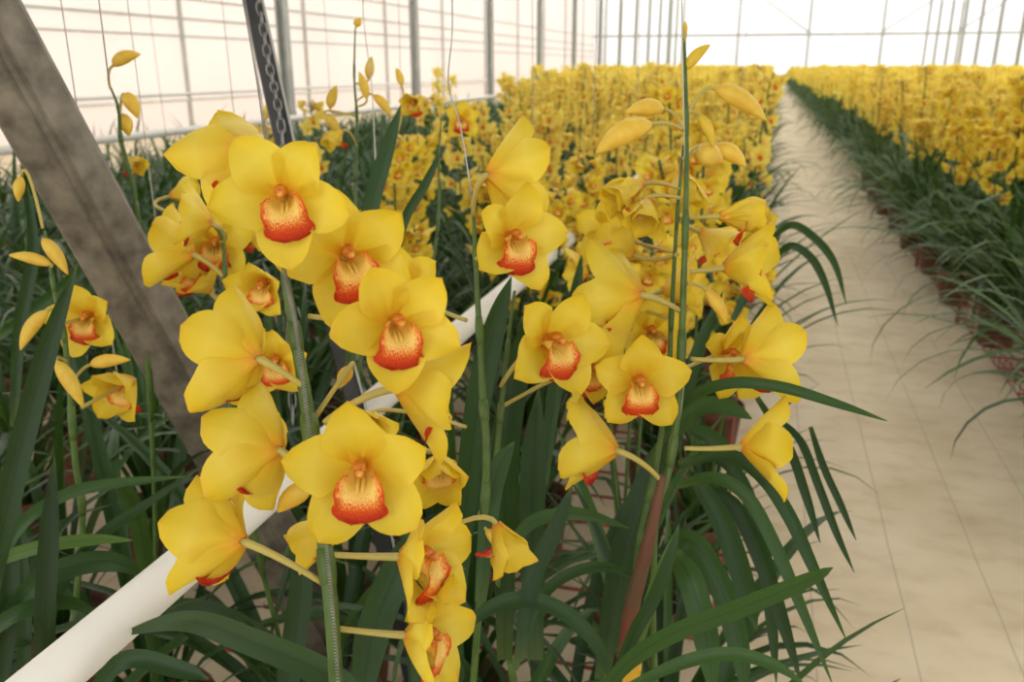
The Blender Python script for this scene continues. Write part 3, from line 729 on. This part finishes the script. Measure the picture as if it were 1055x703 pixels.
lf([(872, 660, .86), (840, 590, .86), (812, 530, .87), (782, 488, .88), (745, 468, .9), (700, 480, .92)], 14, 4)
lf([(880, 590, 1.05), (862, 550, 1.05), (843, 500, 1.06), (825, 455, 1.08), (800, 430, 1.1)], 8, 2)
lf([(882, 557, 1.12), (866, 520, 1.12), (848, 480, 1.13), (835, 440, 1.15)], 7, 2)
lf([(826, 706, .95), (806, 640, .95), (785, 580, .95), (755, 520, .96), (715, 500, .97)], 16, 1)
lf([(800, 706, 1.0), (795, 640, 1.0), (785, 560, 1.0), (760, 490, 1.0), (720, 460, 1.02)], 14, 3)
lf([(780, 650, .92), (766, 600, .92), (745, 540, .93), (715, 490, .94)], 22, 4)
lf([(768, 720, .84), (762, 670, .84), (745, 610, .85), (715, 560, .87), (690, 560, .9)], 24, 5)
lf([(735, 720, .8), (728, 660, .8), (712, 600, .81), (695, 570, .83)], 26, 6)
lf([(700, 540, .76), (690, 575, .76), (672, 620, .77), (650, 660, .78), (620, 740, .8)], 13, 3)
lf([(698, 545, .79), (686, 580, .79), (672, 615, .8), (660, 660, .82)], 13, 9)
lf([(690, 440, .95), (665, 500, .95), (640, 580, .95), (620, 700, .96)], 26, 1)
lf([(775, 432, .96), (750, 420, .96), (720, 420, .96), (690, 450, .97)], 17, 6)
lf([(760, 480, 1.0), (735, 452, 1.0), (705, 440, 1.0)], 15, 5)
lf([(745, 300, 1.1), (720, 360, 1.1), (700, 430, 1.1), (680, 520, 1.1)], 14, 3)
lf([(872, 314, 1.75), (860, 272, 1.75), (840, 246, 1.75), (815, 232, 1.8), (790, 250, 1.85)], 8, 3)
lf([(863, 336, 1.6), (850, 292, 1.6), (834, 264, 1.6), (812, 254, 1.65), (790, 275, 1.7)], 8, 2)
lf([(845, 560, 1.0), (830, 510, 1.0), (812, 460, 1.02), (780, 410, 1.05)], 9, 2)
lf([(805, 240, 1.5), (780, 280, 1.5), (755, 330, 1.5)], 10, 3)
# old red-brown cane sheath and a yellowed leaf at the base of the central plant
mb_ = MB(); S = spline([pC.loc(at(683, 490, .84)), pC.loc(at(668, 560, .85)), pC.loc(at(648, 640, .88)), pC.loc(at(640, 720, .92))], 24)
mb_.tube(S, [.004+.004*min(1, i/12) for i in range(24)], 10); obj('dry_sheath', mb_.mesh('dry_sheath', M['bract']), pC.root)
pC.leaf([(656, 668, .86), (652, 690, .86), (645, 725, .88)], 16, 5, name='yellow_leaf', m='yleaf')
pA.tuft(12, .50, 1, 1.1); pB.tuft(12, .62, 2); pC.tuft(14, .60, 3, 1.15); pD.tuft(12, .62, 4); pE.tuft(16, .66, 5, 1.1); pF.tuft(14, .72, 6); pG.tuft(14, .62, 7)

# ------------------------------------------------------------------ background plants
def foliage_mb(seed, n, nseg, h=1., five=True, wr=(.013, .024), spread=1., tones=None):
    rr = random.Random(seed); mb = MB()
    for i in range(n):
        l = arch_leaf(rr, (.42*h, .80*h), POTH-.03, spread, nseg, wr=wr, five=five, tone=rr.choice(tones) if tones else None); mb.add(l, Matrix())
    return mb
# flower level of detail: medium (shape kept) and small
def mid_flower(seed, op, nu=5, nv=4):
    mb = tepals_mb(op, seed, nu, nv)
    l = lip_mb(seed, 7, 6, .78); mb.add(l, Matrix(), [1]*1); return mb
MIDF = [mid_flower(200+i, op) for i, op in enumerate((.95, .8, .9, .55, .35))]
MIDME = [m.mesh('flower', [M['petal'], M['lip']]) for m in MIDF]
def small_flower(seed, op):
    mb = tepals_mb(op, seed, 2, 2, L=.052, W=.046)
    b = len(mb.v)
    for p in ((-.011, -.004, .012), (.011, -.004, .012), (.012, -.02, .028), (0, -.034, .024), (-.012, -.02, .028)): mb.vert((p[0]*.7, p[1]*.7, p[2]*.8), (.66, .5))
    mb.f.append((b, b+1, b+2, b+3, b+4)); mb.m.append(1); return mb
SMF = [small_flower(300+i, op) for i, op in enumerate((.95, .8, .9, .5))]
def tiny_flower(seed):
    rr = random.Random(seed); mb = MB(); L = .058
    for a in (0, 142, -142, 72, -72):
        an = R(a)+rr.uniform(-.2, .2); d_ = Vector((math.sin(an), math.cos(an), 0)); s_ = Vector((d_.y, -d_.x, 0))
        b = len(mb.v)
        mb.vert((0, 0, 0), (.2, .5)); mb.vert(d_*L*.55+s_*L*.3+Vector((0, 0, L*.3)), (.6, .2)); mb.vert(d_*L*.9+Vector((0, 0, L*.45)), (.9, .5)); mb.vert(d_*L*.55-s_*L*.3+Vector((0, 0, L*.3)), (.6, .8))
        mb.f.append((b, b+1, b+2, b+3)); mb.m.append(0)
    b = len(mb.v)
    for p in ((-.006, -.008, .016), (.006, -.008, .016), (0, -.018, .02)): mb.vert(p, (.62, .5))
    mb.f.append((b, b+1, b+2)); mb.m.append(1)
    return mb
TINY = [tiny_flower(i) for i in range(3)]
def spike_spec(seed, low=False):
    """stem curve, flower transforms, buds; local to the plant axis at pot top"""
    rr = random.Random(seed); top = rr.uniform(1.0, 1.27); az = rr.uniform(0, 6.28); ln = rr.uniform(.02, .12)
    b = Vector((rr.uniform(-.04, .04), rr.uniform(-.04, .04), POTH-.02)); h = Vector((math.cos(az), math.sin(az), 0))
    S = spline([b, b+h*ln*.6+Vector((0, 0, top*.4)), b+h*ln+Vector((0, 0, top*.75)), b+h*(ln+.02)+Vector((0, 0, top-POTH))], 16)
    nf = rr.randint(16, 19) if low else rr.randint(11, 15); fl_ = []; a0 = rr.uniform(0, 6)
    for i in range(nf):
        t = (.46+.48*i/nf) if low else (.42+.50*i/nf); j = t*15; k = int(j); p = S[k].lerp(S[k+1], j-k)
        a_ = a0+i*2.35+rr.uniform(-.4, .4); o = Vector((math.cos(a_), math.sin(a_), 0))
        ped = rr.uniform(.03, .05)*(1-.25*i/nf); q = p+o*ped+Vector((0, 0, .012))
        n_ = (o+Vector((0, 0, rr.uniform(-.35, .15)))).normalized()
        openv = 3 if (i > nf-4 and rr.random() < .6) else rr.choice((0, 1, 2, 2))
        fl_.append((p, q, n_, rr.uniform(-.3, .3), openv, rr.uniform(.86, 1.08)*(1-.15*i/nf)))
    buds = []
    for i in range(rr.randint(2, 3)):
        t = .93+.025*i; p = S[min(15, int(t*15))]; a_ = a0+i*2.3+2; o = Vector((math.cos(a_), math.sin(a_), .5)).normalized()
        buds.append((p, p+o*.022, o, rr.uniform(.022, .034)))
    return S, fl_, buds
SPK = [spike_spec(50+i) for i in range(7)]+[spike_spec(70+i, True) for i in range(5)]
ZUP = Vector((0, 0, 1))
def spike_base_mb(S, fl_, buds, sides=5, near=True):
    mb = MB(); mb.tube(S, .0042, sides, 0)
    for p, q, n_, r_, k, s_ in fl_: mb.tube([p, (p+q)/2-ZUP*.004, q], .0022 if near else .003, 4, 1)
    for p, q, o, l in buds:
        mb.tube([p, q], .0018, 4, 1); bb = bud_mb(l, l*.45, .15, 5, 6)
        z = o; x = ZUP.cross(z).normalized(); y = z.cross(x); mx = Matrix((x, y, z)).transposed().to_4x4(); mx.translation = q; mb.add(bb, mx, [2])
    return mb
SPIKE_NEAR = []; SPIKE_MID = []
for S, fl_, buds in SPK:
    SPIKE_NEAR.append(spike_base_mb(S, fl_, buds).mesh('flower_spike', [M['stem'], M['pedicel'], M['bud']]))
    mb = spike_base_mb(S, fl_, buds, 4, False)
    for p, q, n_, r_, k, s_ in fl_: mb.add(SMF[min(k, 3)], face_mx(q, n_, ZUP, r_, s_), [3, 4])
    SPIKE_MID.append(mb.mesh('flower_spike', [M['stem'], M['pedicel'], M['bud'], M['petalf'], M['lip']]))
FOL_N = [foliage_mb(10+i, 30, 9, 1.0).mesh('foliage', M['leaf']) for i in range(5)]
FOL_M = [foliage_mb(30+i, 32, 6, 1.0, False, (.018, .030), 1.15).mesh('foliage', M['leaf']) for i in range(4)]
FOL_R = [foliage_mb(40+i, 66, 10, 1.12, False, (.015, .025), 1.55, (4, 5, 6, 7, 7, 8, 8, 9)).mesh('foliage', M['leaf']) for i in range(4)]

spots = []   # x, y, bed
pr = random.Random(11)
fg = [p.base for p in (pA, pB, pC, pD, pE, pF, pG, pH)]
y = .45
row = 0
while y < YE-1.5:
    x = -.10-(.12 if row % 2 else 0)
    while x > -3.85:
        spots.append((x+pr.uniform(-.05, .05), y+pr.uniform(-.06, .06), 'L')); x -= .40
    x = 1.15+(.12 if row % 2 else 0)
    while x < min(7.5, 1.2+y*.5):
        spots.append((x+pr.uniform(-.05, .05), y+pr.uniform(-.06, .06), 'R')); x += .40
    if y > 3.0:
        x = -4.35
        while x > -5.5:
            spots.append((x+pr.uniform(-.06, .06), y+pr.uniform(-.06, .06), 'F')); x -= .5
    y += .40 if y < 16 else .62
    row += 1
cand = []
for x, y, b in spots:
    if any((Vector((x, y, 0))-Vector((q.x, q.y, 0))).length < .24 for q in fg): continue
    vis = False
    for z in (.3, .8, 1.3):
        for ox in (-.35, 0, .35):
            u_, v_, d_ = proj(Vector((x+ox, y, z)))
            if d_ > .2 and -20 < u_ < 1075 and -20 < v_ < 723: vis = True
    if not vis: continue
    d_ = math.hypot(x, y)
    # hidden rows deep inside beds still stand, only the largest-showing are individuals
    score = d_+(1.5 if b == 'F' else 0)+(max(0, -x-1.2)*.5 if b == 'L' else 0)+(max(0, x-2.6)*1.2 if b == 'R' else 0)
    cand.append((score, x, y, b))
cand.sort()
NIND = 290
LBL = {'R': ('yellow flowering potted orchid with arching leaves in the bed right of the path', 'orchids in the right bed'),
       'Lf': ('yellow flowering potted orchid in the left bed behind the nearest plants', 'flowering orchids in the left bed'),
       'Lg': ('potted orchid with dark strap leaves and no open flowers, left bed', 'leafy orchids in the left bed'),
       'F': ('leafy potted plant in the narrow bed beyond the far left white pipe', 'leafy plants beyond the far left pipe')}
def has_flower(x, y, b):
    if b == 'F': return y > 24
    if b == 'R': return True
    if y < 1.35: return False
    if x < -.95 and y < 2.0: return False
    if -.95 < x < -.28 and y < 2.0: return False
    lim = -.5-.225*y if y > 3.6 else -1.3
    if x < lim: return pr.random() < .03
    if y > 3 and pr.random() < .14: return False
    return True
rest = []
for i, (s_, x, y, b) in enumerate(cand):
    fl_on = has_flower(x, y, b)
    if i >= NIND: rest.append((x, y, b, fl_on)); continue
    key = b if b in 'RF' else ('Lf' if fl_on else 'Lg')
    rz = pr.uniform(0, 2*PI); dist = math.hypot(x, y)
    z0 = .10
    r = thing('potted_orchid', (x, y, z0), LBL[key][0], 'orchid', LBL[key][1], rz)
    obj('pot', POTME, r)
    if b == 'R': f_ = obj('foliage', pr.choice(FOL_R), r)
    else: f_ = obj('foliage', pr.choice(FOL_N if dist < 5 else FOL_M), r)
    hs = pr.uniform(.88, 1.1)
    if y < 1.3: hs = min(hs, .92)
    if b == 'L' and x > -.32 and y < 2.2: hs = .72
    if b == 'R' and y < 7: hs = pr.uniform(.95, 1.22)
    f_.scale = (hs, hs, hs)
    if fl_on:
        for k in range((pr.randint(1, 3) if dist > 3 else 3) if b == 'L' else pr.randint(2, 4)):
            q = pr.randrange(7) if b != 'R' else 7+pr.randrange(5); rz2 = pr.uniform(0, 2*PI); sc_ = pr.uniform(.80, 1.06) if dist > 3 else pr.uniform(.74, .90)
            near = dist < (3.4 if b == 'L' else 6.5)
            s = obj('flower_spike', (SPIKE_NEAR if near else SPIKE_MID)[q], r)
            s.rotation_euler = (pr.uniform(-.05, .05), pr.uniform(-.05, .05), rz2); s.scale = (1, 1, sc_) if b == 'L' else (1.0, 1.0, sc_*1.0)
            if near:
                for p, q2, n_, r_, kk, s2 in SPK[q][1]:
                    obj('flower', MIDME[min(4, kk if kk < 3 else pr.choice((3, 4)))], s, mx=face_mx(q2, n_, ZUP, r_, s2))
# everything farther: one object
def arrs(mb, base):
    return (np.array(mb.v), np.array(mb.uv), mb.f, [base[i] for i in mb.m])
def fol_tiny(seed, n, h, spread):
    rr = random.Random(seed); mb = MB()
    for i in range(n): mb.add(arch_leaf(rr, (.45*h, .8*h), POTH, spread, 4, wr=(.03, .045), five=False, tone=rr.choice((4, 5, 6, 7, 8) if spread > 1.2 else (3, 4, 5, 6, 7))), Matrix())
    return mb
FT = [fol_tiny(i, 16, .95, 1.) for i in range(3)]; FTR = [fol_tiny(9+i, 26, 1.05, 1.5) for i in range(3)]
def sp_tiny(i):
    S, fl_, buds = SPK[i]; mb = MB(); mb.tube([S[0], S[8], S[15]], .006, 3, 0)
    for p, q, n_, r_, k, s_ in fl_: mb.add(TINY[k % 3], face_mx(q, n_, ZUP, r_, s_*1.08), [1, 2])
    return mb
ST = [sp_tiny(i) for i in range(12)]
LFm, STm, PEm, LPm = 0, 1, 2, 3
V = []; U = []; Fc = []; Mi = []; off = 0
def put(mb, mm, mx):
    global off
    a = np.array(mb.v, dtype=np.float64); m4 = np.array(mx); a = a @ m4[:3, :3].T+m4[:3, 3]
    V.append(a); U.append(np.array(mb.uv, dtype=np.float32)); Fc.extend([tuple(j+off for j in f) for f in mb.f]); Mi.extend([mm[i] for i in mb.m]); off += len(a)
for x, y, b, fo in rest:
    mx = Matrix.Translation((x, y, .1)) @ Matrix.Rotation(pr.uniform(0, 6.28), 4, 'Z')
    put(pr.choice(FTR if b == 'R' else FT), [LFm], mx)
    if fo:
        for k in range(pr.randint(2, 4 if b == 'R' else 3) if y < 30 else 2):
            put(pr.choice(ST[7:] if b == 'R' else ST[:7]), [STm, PEm, LPm], mx @ Matrix.Rotation(pr.uniform(0, 6.28), 4, 'Z') @ Matrix.Diagonal((1, 1, pr.uniform(.84, 1.08), 1)))
mb = MB(); mb.v = np.concatenate(V).tolist(); mb.uv = np.concatenate(U).tolist(); mb.f = Fc; mb.m = Mi
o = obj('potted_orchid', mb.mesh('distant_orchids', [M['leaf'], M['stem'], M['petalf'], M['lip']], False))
tag(o, 'distant mass of yellow flowering orchids filling both beds towards the end wall', 'orchids', 'orchids far down the beds', 'stuff')
print('plants', len(cand), 'verts stuff', off)

# ------------------------------------------------------------------ low red wire racks along both sides of the path
def rack(x, y0, L, label, group, side, hh=1.):
    r = thing('wire_rack', (x, y0, 0), label, 'rack', group)
    m_ = MB()
    for z in (.10, .18, .26, .34): m_.tube([(0, 0, z*hh), (0, L, z*hh)], .0028 if z < .3 else .004, 5)
    n = int(L/.09)
    for i in range(n+1): m_.tube([(0, i*L/n, .095*hh), (0, i*L/n, .34*hh)], .0022, 5)
    obj('wire_panel', m_.mesh('wire_panel', M['rust']), r)
    for yy in (.02, L-.02):
        q = MB(); q.tube([(0, yy, 0), (0, yy, .345*hh)], .005, 8); obj('leg', q.mesh('leg', M['rust']), r)
    q = MB()
    for i in range(9): q.tube([(0, .05+i*(L-.1)/8, .095*hh), (side*1.1, .05+i*(L-.1)/8, .095*hh)], .005, 5)
    obj('shelf_rod', q.mesh('shelf_rod', M['rust']), r)
for i in range(7): rack(-.02, .35+1.5*i, 1.48, 'low red wire rack under the left bed along the path', 'red wire racks left of the path', -1)
for i in range(4): rack(1.14, 2.2+1.5*i, 1.48, 'low red wire rack under the right bed along the path', 'red wire racks right of the path', 1, .5)

# faint support strings over the middle of the bed
for i, (px, py, d) in enumerate(((240, 120, 2.2), (172, 150, 3.0), (414, 120, 2.6), (548, 170, 2.4), (610, 140, 2.2), (655, 120, 2.6), (760, 130, 2.8), (880, 150, 7), (1010, 170, 6), (430, 150, 2.), (340, 110, 3.))):
    vstring(px, py, d, 'faint thin string hanging from above into the orchid beds', .004, 'faint strings over the beds', 'wire', .0011)

# ------------------------------------------------------------------ light
wd = bpy.data.worlds.new('world'); sc.world = wd; wd.use_nodes = True; nt = wd.node_tree; nt.nodes.clear()
bg = nt.nodes.new('ShaderNodeBackground'); ow = nt.nodes.new('ShaderNodeOutputWorld')
tc = nt.nodes.new('ShaderNodeTexCoord'); sx = nt.nodes.new('ShaderNodeSeparateXYZ'); nt.links.new(tc.outputs['Generated'], sx.inputs[0])
rp = ramp(nt.nodes, [(0, (.85, .84, .82)), (.45, (.97, .97, .96)), (1, (1.0, 1.0, 1.0))])
mr = nt.nodes.new('ShaderNodeMapRange'); mr.inputs[1].default_value = -1; nt.links.new(sx.outputs[2], mr.inputs[0]); nt.links.new(mr.outputs[0], rp.inputs[0])
nt.links.new(rp.outputs[0], bg.inputs[0]); bg.inputs[1].default_value = 1.75; nt.links.new(bg.outputs[0], ow.inputs[0])
sd_ = bpy.data.lights.new('sun', 'SUN'); sd_.energy = 1.2; sd_.angle = R(40); sd_.color = (1, .96, .9)
so = bpy.data.objects.new('sun', sd_); COL.objects.link(so); so.rotation_euler = (R(38), R(-22), R(20))
sc.view_settings.view_transform = 'Standard'; sc.view_settings.look = 'None'; sc.view_settings.exposure = 0; sc.view_settings.gamma = 1
sc.cycles.max_bounces = 8; sc.cycles.transparent_max_bounces = 4; sc.cycles.use_denoising = True
